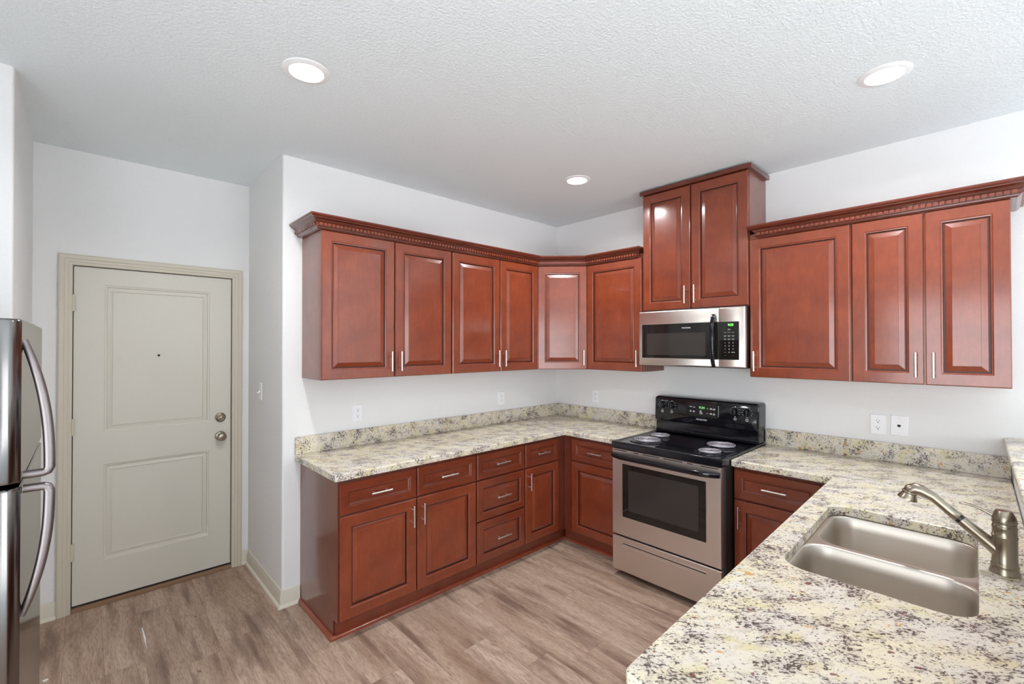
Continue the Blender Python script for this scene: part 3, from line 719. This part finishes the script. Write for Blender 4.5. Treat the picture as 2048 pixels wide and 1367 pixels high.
hp = [p1 + dr*0.008, p1 + dr*0.012, p1 + dr*0.03, p1 + dr*0.06, p1 + dr*0.085, p2 + Vector((0, 0.012, 0.007)), p2 + Vector((0, 0.026, 0.010)), p2 + Vector((0, 0.038, 0.004)), p2 + Vector((0, 0.043, -0.006))]
sp = obj('spray_handle', MB().tube(hp, [0.0145, 0.0160, 0.0150, 0.0138, 0.0150, 0.018, 0.0195, 0.0195, 0.0185], 28), M_NICKEL, t, smooth=60)
obj('spray_head', MB().lathe([(0.016, -0.004), (0.0205, 0.0), (0.0205, 0.003), (0.019, 0.005), (0.021, 0.012), (0.026, 0.022), (0.0265, 0.025), (0.022, 0.0255), (0, 0.024)], p2 + Vector((0, 0.041, -0.002)), dn, 32), M_NICKEL, sp, smooth=50)

# ------------------------------------------------------------------ range
ry0, ry1, rx = 1.1465, 1.9035, 0.73         # u positions (u = -y), front distance from the wall
t = thing('range', (-0.37, -(ry0+ry1)/2, 0), 'black and stainless electric coil range with oven between the base cabinets', 'stove')
Pb = lambda u, d, z: Vector((-d, -u, z))
obj('body', MB().box(Pb(ry0, 0.03, 0.05), Pb(ry1, 0.690, 0.882)).box(Pb(ry0 + 0.05, 0.1, 0.0), Pb(ry0 + 0.09, 0.14, 0.05)).box(Pb(ry1 - 0.09, 0.1, 0.0), Pb(ry1 - 0.05, 0.14, 0.05)).box(Pb(ry0 + 0.05, 0.55, 0.0), Pb(ry0 + 0.09, 0.6, 0.05)).box(Pb(ry1 - 0.09, 0.55, 0.0), Pb(ry1 - 0.05, 0.6, 0.05)), M_BLACKM, t, bevel=0.002)
# cooktop: shallow tray with raised rim and a deep front lip
ctm = MB()
u0, u1, d0, d1 = ry0 - 0.0005, ry1 + 0.0005, 0.03, 0.738
ring = lambda i, z: [Pb(u0+i, d1-i, z), Pb(u1-i, d1-i, z), Pb(u1-i, d0+i, z), Pb(u0+i, d0+i, z)]
ctm.loops([ring(0, 0.8825), ring(0, 0.922), ring(0.002, 0.927), ring(0.008, 0.929), ring(0.018, 0.928), ring(0.026, 0.922), ring(0.05, 0.921)])
ct = obj('cooktop', ctm, M_BLACK, t, bevel=0.0015)
for u, d, r, where in ((1.306, 0.545, 0.093, ''), (1.290, 0.335, 0.072, ''), (1.757, 0.575, 0.072, ''), (1.732, 0.345, 0.093, '')):
    c = Pb(u, d, 0.921)
    bn = obj('burner_bowl', MB().lathe([(r + 0.022, 0.0002), (r + 0.021, 0.0045), (r + 0.012, 0.0055), (r + 0.004, 0.002), (r*0.6, 0.0012), (0, 0.0012)], c, Z, 48), M_PAN, ct, smooth=60)
    turns = 5 if r > 0.08 else 4
    pts = []
    n = turns*36
    for k in range(n + 1):
        f = k/n; a = f*turns*2*math.pi; rr = 0.018 + (r - 0.022)*f
        pts.append(c + Vector((rr*math.cos(a), rr*math.sin(a), 0.0125)))
    cb = MB().tube(pts, 0.0046 if r > 0.08 else 0.0044, 8)
    for a in (0.5, 2.6, 4.7): cb.obox(c + Vector((math.cos(a)*r*0.55, math.sin(a)*r*0.55, 0.0055)), (math.cos(a), math.sin(a), 0), (-math.sin(a), math.cos(a), 0), Z, r*0.42, 0.002, 0.0018)
    obj('coil', cb, M_COIL, bn, smooth=60) if False else obj('coil', cb, M_COIL, ct, smooth=60)
# backguard: riser and control box with rounded ends
def slant(prof, ua, ub):
    return MB().extr([Pb(ua, d, z) for d, z in prof], Pb(ub, 0, 0) - Pb(ua, 0, 0))
obj('backguard_riser', slant([(0.012, 0.9305), (0.152, 0.9305), (0.138, 0.945), (0.134, 1.018), (0.012, 1.018)], ry0 + 0.004, ry1 - 0.004), M_BLACK, t, bevel=0.004)
bgm = MB(); rings = []
for d, z0, z1, ins, rr in ((0.012, 1.010, 1.196, 0.004, 0.020), (0.118, 1.008, 1.199, 0.0, 0.024), (0.139, 1.010, 1.194, 0.0, 0.022), (0.146, 1.018, 1.186, 0.007, 0.018)):
    pts = rrect(ry0 + ins, ry1 - ins, z0, z1, rr)
    rings.append([Pb(u, d + (0.010 if d > 0.1 else 0)*(1.2 - z)/0.19*1.0, z) for u, z in pts])
bgm.loops(rings)
fd = lambda z: 0.146 + 0.010*(1.2 - z)/0.19   # face of the control panel
slope = Vector((-0.010/0.19*-1, 0, 1)).normalized()
fn = Vector((-1, 0, 0.05)).normalized()
def dash(mb, u, z, w_, h_, d=0.0016): mb.obox(Pb(u, fd(z) + d, z), (0,-1,0), slope, fn, w_/2, h_/2, 0.0003)
bgm.mi = 1
KN = (1.212, 1.288, 1.752, 1.830)
for u in KN:
    z = 1.133
    for a in range(-120, 121, 30):
        aa = R(a); dash(bgm, u + math.sin(aa)*0.0315, z + math.cos(aa)*0.0315, 0.003, 0.003, 0.0004)
    dash(bgm, u, z + 0.033, 0.010, 0.0035, 0.0004); dash(bgm, u, z - 0.034, 0.009, 0.002, 0.0004)
    zq = z - 0.050
    for du, dz, ww, hh in ((0, 0.0065, 0.015, 0.0025), (0, -0.0065, 0.015, 0.0025), (0.0065, 0, 0.0025, 0.013), (-0.0065, 0, 0.0025, 0.013)): dash(bgm, u + du, zq + dz, ww, hh, 0.0004)
for k in (1.245, 1.795):
    dash(bgm, k - 0.006, 1.166, 0.005, 0.004, 0.0004); dash(bgm, k + 0.006, 1.166, 0.005, 0.004, 0.0004)
bg = obj('control_panel', bgm, [M_BLACK, M_WHITEP], t, smooth=40)
dwm = MB().loops([[Pb(u, fd(z) + 0.0012, z) for u, z in rrect(1.405, 1.637, 1.070, 1.166, 0.010)], [Pb(u, fd(z) - 0.002, z) for u, z in rrect(1.405, 1.637, 1.070, 1.166, 0.010)]])
dwm.mi = 1
fr_o, fr_i = rrect(1.401, 1.641, 1.066, 1.170, 0.013), rrect(1.405, 1.637, 1.070, 1.166, 0.010)
mbf = MB(); a_ = [mbf.V(Pb(u, fd(z) + 0.0004, z)) for u, z in fr_o]; b_ = [mbf.V(Pb(u, fd(z) + 0.0022, z)) for u, z in fr_i]
for k in range(len(a_)): mbf.F((a_[k], a_[(k+1) % len(a_)], b_[(k+1) % len(a_)], b_[k]))
obj('display_bezel', mbf, M_BLACK, bg)
RT, UPV = (0, -1, 0), tuple(slope)
text('clock_digits', '9:24', 0.024, Pb(1.520, fd(1.137) + 0.0016, 1.137), RT, UPV, M_GREEND, bg)
text('brand_lettering', 'FRIGIDAIRE', 0.0155, Pb(1.518, fd(1.050) + 0.0004, 1.050), RT, UPV, M_WHITEP, bg)
for u, z, w_ in ((1.437, 1.139, 0.018), (1.462, 1.137, 0.018), (1.437, 1.104, 0.014), (1.461, 1.103, 0.014), (1.512, 1.110, 0.014), (1.513, 1.102, 0.016), (1.516, 1.094, 0.024), (1.560, 1.135, 0.009), (1.560, 1.100, 0.008), (1.587, 1.132, 0.020), (1.609, 1.131, 0.016), (1.586, 1.097, 0.016), (1.608, 1.096, 0.016)):
    dash(dwm, u, z, w_, 0.0035); 
    if w_ in (0.014, 0.020, 0.016): dash(dwm, u, z + 0.006, w_*0.7, 0.003)
obj('display_window', dwm, [M_GLASSD, M_WHITEP], bg, recalc=True)
for u in KN:
    z = 1.133; c = Pb(u, fd(z), z)
    kb = obj('knob', MB().lathe([(0.024, 0.0), (0.024, 0.004), (0.020, 0.007), (0.0185, 0.020), (0.017, 0.0225), (0, 0.0225)], c + fn*0.0005, fn, 32), M_BLACK, bg, smooth=40)
    obj('knob_grip', MB().obox(c + fn*0.028, (0,-1,0), slope, fn, 0.0055, 0.021, 0.0065), M_BLACK, kb, bevel=0.002)
# oven door with window, black handle and vent slots
dz0, dz1 = 0.290, 0.880
odm = MB()
odm.loops([[Pb(u, d, z) for u, z in rrect(ry0 + i, ry1 - 0.010 - i, dz0 + i, dz1 - i, 0.004, 3)] for d, i in ((0.692, 0.0), (0.726, 0.0), (0.730, 0.003))])
odm.mi = 1
for a, b in ((1.160, 1.262), (1.316, 1.352), (1.382, 1.502), (1.532, 1.657), (1.687, 1.723), (1.772, 1.876)): odm.box(Pb(a, 0.7295, 0.8665), Pb(b, 0.7306, 0.8715))
od = obj('oven_door', odm, [M_STEEL, M_GAP], t, smooth=30)
def flatplate(name, mat, parent, u0, u1, z0, z1, r, d0, d1, P=Pb):
    return obj(name, MB().loops([[P(u, d, z) for u, z in rrect(u0 + i, u1 - i, z0 + i, z1 - i, r, 4)] for d, i in ((d0, 0), (d1 - 0.0006, 0), (d1, 0.0006))]), mat, parent, smooth=30)
flatplate('window_trim', M_PULL, od, 1.224, 1.809, 0.416, 0.786, 0.006, 0.7302, 0.7315)
ow = flatplate('oven_window', M_GLASSD, od, 1.229, 1.804, 0.421, 0.781, 0.005, 0.7305, 0.7325)
flatplate('window_pane', M_GLASSW, ow, 1.275, 1.758, 0.470, 0.745, 0.004, 0.7326, 0.7330)
hu = [1.152 + (1.884 - 1.152)*k/24 for k in range(25)]
hpth = [Pb(u, 0.735 + 0.040*min(1.0, math.sin(math.pi*(u - 1.152)/(1.884 - 1.152))*2.6 if 1.1521 < u < 1.8839 else 0.0)**0.7, 0.834) for u in hu]
obj('handle', MB().section_tube(hpth, (0, 0, 1), 0.0165, 0.011, 14, 3.0), M_BLACK, od, smooth=60)
# storage drawer
drm = MB().loops([[Pb(u, d, z) for u, z in rrect(ry0 + i, ry1 - 0.010 - i, 0.046 + i, 0.279 - i, 0.004, 3)] for d, i in ((0.692, 0.0), (0.726, 0.0), (0.730, 0.003))])
dr_ = obj('storage_drawer', drm, M_STEEL, t, smooth=30)
gm = MB(); ringo = rrect(1.226, 1.808, 0.215, 0.245, 0.004, 3); ringi = rrect(1.230, 1.804, 0.219, 0.241, 0.003, 3)
gm.loops([[Pb(u, 0.7301, z) for u, z in ringo], [Pb(u, 0.7325, z) for u, z in ringo], [Pb(u, 0.7325, z) for u, z in ringi], [Pb(u, 0.7303, z) for u, z in ringi]])
obj('drawer_grip', gm, M_STEEL, dr_, smooth=20)
obj('grip_shade', MB().box(Pb(1.231, 0.7301, 0.2345), Pb(1.803, 0.7312, 0.2405)), M_GAP, dr_)  # dark strip paints the shade under the slot's upper edge

# ------------------------------------------------------------------ microwave
mu0, mu1, md, mz0, mz1 = 1.152, 1.906, 0.392, 1.441, 1.838
t = thing('microwave', (-0.2, -(mu0+mu1)/2, mz0), 'stainless over the range microwave with black door handle and green clock', 'microwave')
obj('body', MB().box(Pb(mu0 + 0.006, 0.002, mz0), Pb(mu1 - 0.003, 0.362, 1.8445)), M_BLACKM, t, bevel=0.003)
split = 1.7435
def mwpanel(name, a, b):
    return obj(name, MB().loops([[Pb(u, d, z) for u, z in rrect(a + i, b - i, mz0 + 0.004 + i, mz1 - i, 0.005, 3)] for d, i in ((0.3625, 0.0), (0.384, 0.0), (0.389, 0.002), (md, 0.006))]), M_STEEL, t, smooth=35)
mdr = mwpanel('door', mu0, split - 0.0006); mcp = mwpanel('control_panel', split + 0.0006, mu1)
obj('window_trim', MB().loops([[Pb(u, d, z) for u, z in ((1.177, 1.495), (split - 0.001, 1.495), (split - 0.001, 1.747), (1.177, 1.747))] for d in (md + 0.0002, md + 0.0012)]), M_PULL, mdr)
mw = obj('door_glass', MB().loops([[Pb(u, d, z) for u, z in ((1.181, 1.499), (split - 0.001, 1.499), (split - 0.001, 1.743), (1.181, 1.743))] for d in (md + 0.0004, md + 0.0020)]), M_GLASSD, mdr)
flatplate('window_mesh', M_GLASSW, mw, 1.221, 1.657, 1.521, 1.677, 0.006, md + 0.0021, md + 0.0025)
text('brand_lettering', 'FRIGIDAIRE', 0.0125, Pb(1.522, md + 0.0024, 1.711), RT, (0,0,1), M_WHITEP, mdr)
kpz0, kpz1 = 1.497, 1.743
kp = MB().loops([[Pb(u, d, z) for u, z in rrect(split + 0.001 + i, 1.870 - i, kpz0 + i, kpz1 - i, 0.004, 4)] for d, i in ((md + 0.0004, 0), (md + 0.0014, 0), (md + 0.0020, 0.0006))])
kp.mi = 1
text('clock_digits', '9:33', 0.020, Pb(1.8195, md + 0.0024, 1.7215), RT, (0,0,1), M_GREEN, mcp)
cols = (1.784, 1.809, 1.834); zrows = (1.606, 1.586, 1.565)
for r_i in range(3):
    for c_i in range(3): text('key_digit', str(r_i*3 + c_i + 1), 0.0105, Pb(cols[c_i], md + 0.0023, zrows[r_i]), RT, (0,0,1), M_WHITEP, mcp)
text('key_digit', '0', 0.0105, Pb(cols[1], md + 0.0023, 1.545), RT, (0,0,1), M_WHITEP, mcp)
def kd(u, z, w_, h_): kp.box(Pb(u - w_/2, md + 0.0021, z - h_/2), Pb(u + w_/2, md + 0.0025, z + h_/2))
kd(1.8095, 1.6945, 0.014, 0.0025); kd(1.8095, 1.690, 0.018, 0.0025)
for z in (1.671, 1.650, 1.629):
    for u in cols:
        kd(u, z + 0.002, 0.017, 0.0022)
        if z < 1.66: kd(u, z - 0.002, 0.013, 0.0022)
kd(cols[2], 1.545, 0.022, 0.0045)
kp.mi = 2; kd(cols[0], 1.545, 0.017, 0.003); kd(cols[0], 1.5255, 0.008, 0.003); kd(cols[2], 1.5255, 0.006, 0.003); obj('keypad', kp, [M_GLASSD, M_GREYP, M_REDP], mcp)
hz = [1.452 + (1.790 - 1.452)*k/20 for k in range(21)]
hp = [Pb(1.712, md + 0.006 + 0.034*max(0.0, math.sin(math.pi*(z - 1.452)/(1.790 - 1.452)))**0.6, z) for z in hz]
obj('handle', MB().section_tube(hp, (0, 1, 0), 0.0125, 0.009, 14, 3.2), M_BLACK, mdr, smooth=60)

# ------------------------------------------------------------------ refrigerator
FX, FY0, FY1, FZ = -3.543, -1.262, -0.452, 1.660
t = thing('refrigerator', (-3.9, (FY0+FY1)/2, 0), 'stainless top freezer refrigerator with curved handles at the left edge', 'refrigerator')
obj('body', MB().box((-4.30, FY0 + 0.012, 0.03), (-3.627, FY1 - 0.012, FZ - 0.012)).box((-4.25, FY0 + 0.05, 0.0), (-3.70, FY1 - 0.05, 0.03)), M_GREYF if 'M_GREYF' in globals() else simple('fridge_side_grey', rgb(150, 150, 150), 0.45), t, bevel=0.006)
def fdoor(name, z0, z1):
    rings = []
    poly = [(-3.618, FY0 + 0.001)]
    # near edge: side, rounded shoulder, slanted flange, front, far edge
    sh = [(-3.580, FY0), (-3.566, FY0 + 0.0008), (-3.559, FY0 + 0.003), (-3.546, FY0 + 0.0155), (-3.543, FY0 + 0.020)]
    poly += sh
    poly += [(-3.5425, (FY0+FY1)/2 - 0.2), (-3.5420, (FY0+FY1)/2), (-3.5425, (FY0+FY1)/2 + 0.2)]
    poly += [(x, FY0 + FY1 - y) for x, y in sh[::-1]] + [(-3.618, FY1 - 0.001)]
    cx, cy = -3.58, (FY0+FY1)/2
    for i, z in ((0.004, z0), (0.001, z0 + 0.003), (0.0, z0 + 0.008), (0.0, z1 - 0.008), (0.001, z1 - 0.003), (0.004, z1)):
        rings.append([(x - (i if x > -3.6 else 0), y + (i if y < cy else -i), z) for x, y in poly])
    return obj(name, MB().loops(rings), M_STEELF, t, smooth=32)
ZG = 1.2265
fz = fdoor('freezer_door', ZG + 0.005, FZ); fr_ = fdoor('fridge_door', 0.09, ZG - 0.006)
obj('toe_grille', MB().box((-3.64, FY0 + 0.02, 0.02), (-3.60, FY1 - 0.02, 0.082)), M_BLACKM, t)
obj('door_gasket', MB().box((-3.627, FY0 + 0.012, 0.1), (-3.6182, FY1 - 0.012, FZ - 0.012)), M_GAP, t)
obj('hinge_cover', MB().box((-3.66, FY1 - 0.10, FZ + 0.0005), (-3.56, FY1 - 0.03, FZ + 0.012)), M_GREYP, fz, bevel=0.004)
HY = FY0 + 0.055
def fhandle(parent, za, zb):
    """za: end that bows out next to the door gap, zb: end that tapers into the door"""
    L = zb - za; path = []; a = []; b = []
    path += [(FX + 0.002, HY, za + math.copysign(0.012, L)), (FX + 0.020, HY, za + math.copysign(0.012, L)), (FX + 0.040, HY, za + math.copysign(0.0125, L)), (FX + 0.048, HY, za + math.copysign(0.0155, L)), (FX + 0.0515, HY, za + math.copysign(0.026, L))]
    a += [0.012]*5; b += [0.0105, 0.0105, 0.0105, 0.011, 0.0118]
    for k in range(1, 19):
        f = k/18
        path.append((FX + 0.0515 - 0.0505*f**2.3, HY, za + L*(0.07 + 0.93*f))); a.append(0.012); b.append(0.0118 - 0.004*f**3)
    return obj('handle', MB().section_tube(path, (0, 1, 0), a, b, 16, 2.8), M_HANDLEF, parent, smooth=60)
fhandle(fz, ZG + 0.006, 1.605); fhandle(fr_, ZG - 0.007, 0.872)

# ------------------------------------------------------------------ outlets and switches
def plate_at(c, r, n, w_=0.072, h_=0.118, name='wall_outlet', label='', kind='duplex', tilt=0.0, cat='outlet', group=None):
    c, r, n = Vector(c), Vector(r), Vector(n); up = Vector((0,0,1))
    r2 = r*math.cos(tilt) + up*math.sin(tilt); up = up*math.cos(tilt) - r*math.sin(tilt); r = r2
    t = thing(name, c, label, cat, group)
    def Q(u, v, d): return c + r*u + up*v + n*d
    def rr(a, b, rad, d, i=0): return [Q(u, v, d) for u, v in rrect(-a/2 + i, a/2 - i, -b/2 + i, b/2 - i, rad, 4)]
    obj('cover_plate', MB().loops([rr(w_, h_, 0.006, 0.0004), rr(w_, h_, 0.006, 0.0026), rr(w_, h_, 0.006, 0.0055, 0.003)]), M_WHITE, t, smooth=30)
    if kind == 'duplex':
        for s in (1, -1):
            pts = [(0.0168*math.cos(R(k*15)), max(-0.0125, min(0.0125, 0.0172*math.sin(R(k*15))))) for k in range(24)]
            rc = obj('receptacle', MB().loops([[Q(u, v + s*0.0195, d) for u, v in pts] for d in (0.0052, 0.0072)]), M_WHITE, t, smooth=30)
            m = MB()
            for u, v, a, b in ((-0.0063, 0.004, 0.0022, 0.0075), (0.0063, 0.004, 0.0022, 0.0062), (0.0, -0.0065, 0.0050, 0.0050)):
                m.obox(Q(u, v + s*0.0195, 0.0073), r, up, n, a/2, b/2, 0.0003)
            obj('slots', m, M_GAP, rc)
        obj('screw', MB().lathe([(0.003, 0), (0.0025, 0.0012), (0, 0.0013)], Q(0, 0, 0.0055), n, 14), M_WHITE, t)
    elif kind == 'jack':
        obj('jack', MB().obox(Q(0, 0, 0.0057), r, up, n, 0.0075, 0.0055, 0.0004).obox(Q(0, -0.006, 0.0057), r, up, n, 0.004, 0.002, 0.0004), M_GAP, t)
        for s in (1, -1): obj('screw', MB().lathe([(0.003, 0), (0.0025, 0.0012), (0, 0.0013)], Q(0, s*0.042, 0.0055), n, 14), M_WHITEP, t)
    elif kind == 'switch':
        obj('toggle', MB().obox(Q(0, -0.004, 0.0125), r, (up*0.75 - n*0.66).normalized(), (n*0.75 + up*0.66*0 - up*0.0).normalized(), 0.0045, 0.012, 0.006), M_WHITE, t, bevel=0.0015)
        for s in (1, -1): obj('screw', MB().lathe([(0.003, 0), (0.0025, 0.0012), (0, 0.0013)], Q(0, s*0.030, 0.0055), n, 14), M_WHITE, t)
    elif kind == 'decora':
        obj('rocker', MB().loops([rr(0.033, 0.066, 0.003, 0.0052), rr(0.033, 0.066, 0.003, 0.0075, 0.001)]), M_WHITE, t, smooth=30)
    return t
GO = 'white wall outlets above the backsplash'
plate_at((-2.062, 0, 1.131), X, -Y, label='white duplex outlet under the left end wall cabinet', group=GO)
plate_at((-0.746, 0, 1.128), X, -Y, label='white duplex outlet under the wall cabinets near the corner', group=GO)
plate_at((0, -0.467, 1.125), -Y, -X, label='white duplex outlet between the corner and the stove', group=GO)
plate_at((0, -2.507, 1.122), -Y, -X, w_=0.076, label='white duplex outlet right of the stove beside the jack plate', group=GO)
plate_at((0, -2.602, 1.127), -Y, -X, w_=0.078, kind='jack', tilt=R(-2.0), name='jack_plate', label='slightly tilted white wall plate with a small black jack', cat='wall plate')
plate_at((XA, 0.470, 1.278), -Y, -X, kind='switch', name='light_switch', label='white toggle light switch on the side wall near the door', cat='switch')

# ------------------------------------------------------------------ scraps on the floor
mb = MB(); a, b = Vector((-3.178, 0.317, 0)), Vector((-3.178, 0.085, 0))
mb.loops([[(-3.180, 0.317, 0.0003), (-3.1765, 0.318, 0.0003), (-3.172, 0.20, 0.0003), (-3.1775, 0.078, 0.0003), (-3.181, 0.20, 0.0003)], [(-3.180, 0.317, 0.0015), (-3.1765, 0.318, 0.0015), (-3.174, 0.20, 0.0030), (-3.1775, 0.078, 0.0015), (-3.180, 0.20, 0.0020)]])
tag(obj('plastic_sliver', mb, M_WHITE), 'thin white sliver lying on the plank floor before the door', 'scrap')
mb = MB().obox((-3.551, 0.115, 0.0012), (0.9, 0.3, 0), (-0.3, 0.9, 0), Z, 0.009, 0.008, 0.001)
tag(obj('paper_scrap', mb, M_WHITE), 'tiny white square scrap on the floor by the refrigerator', 'scrap')
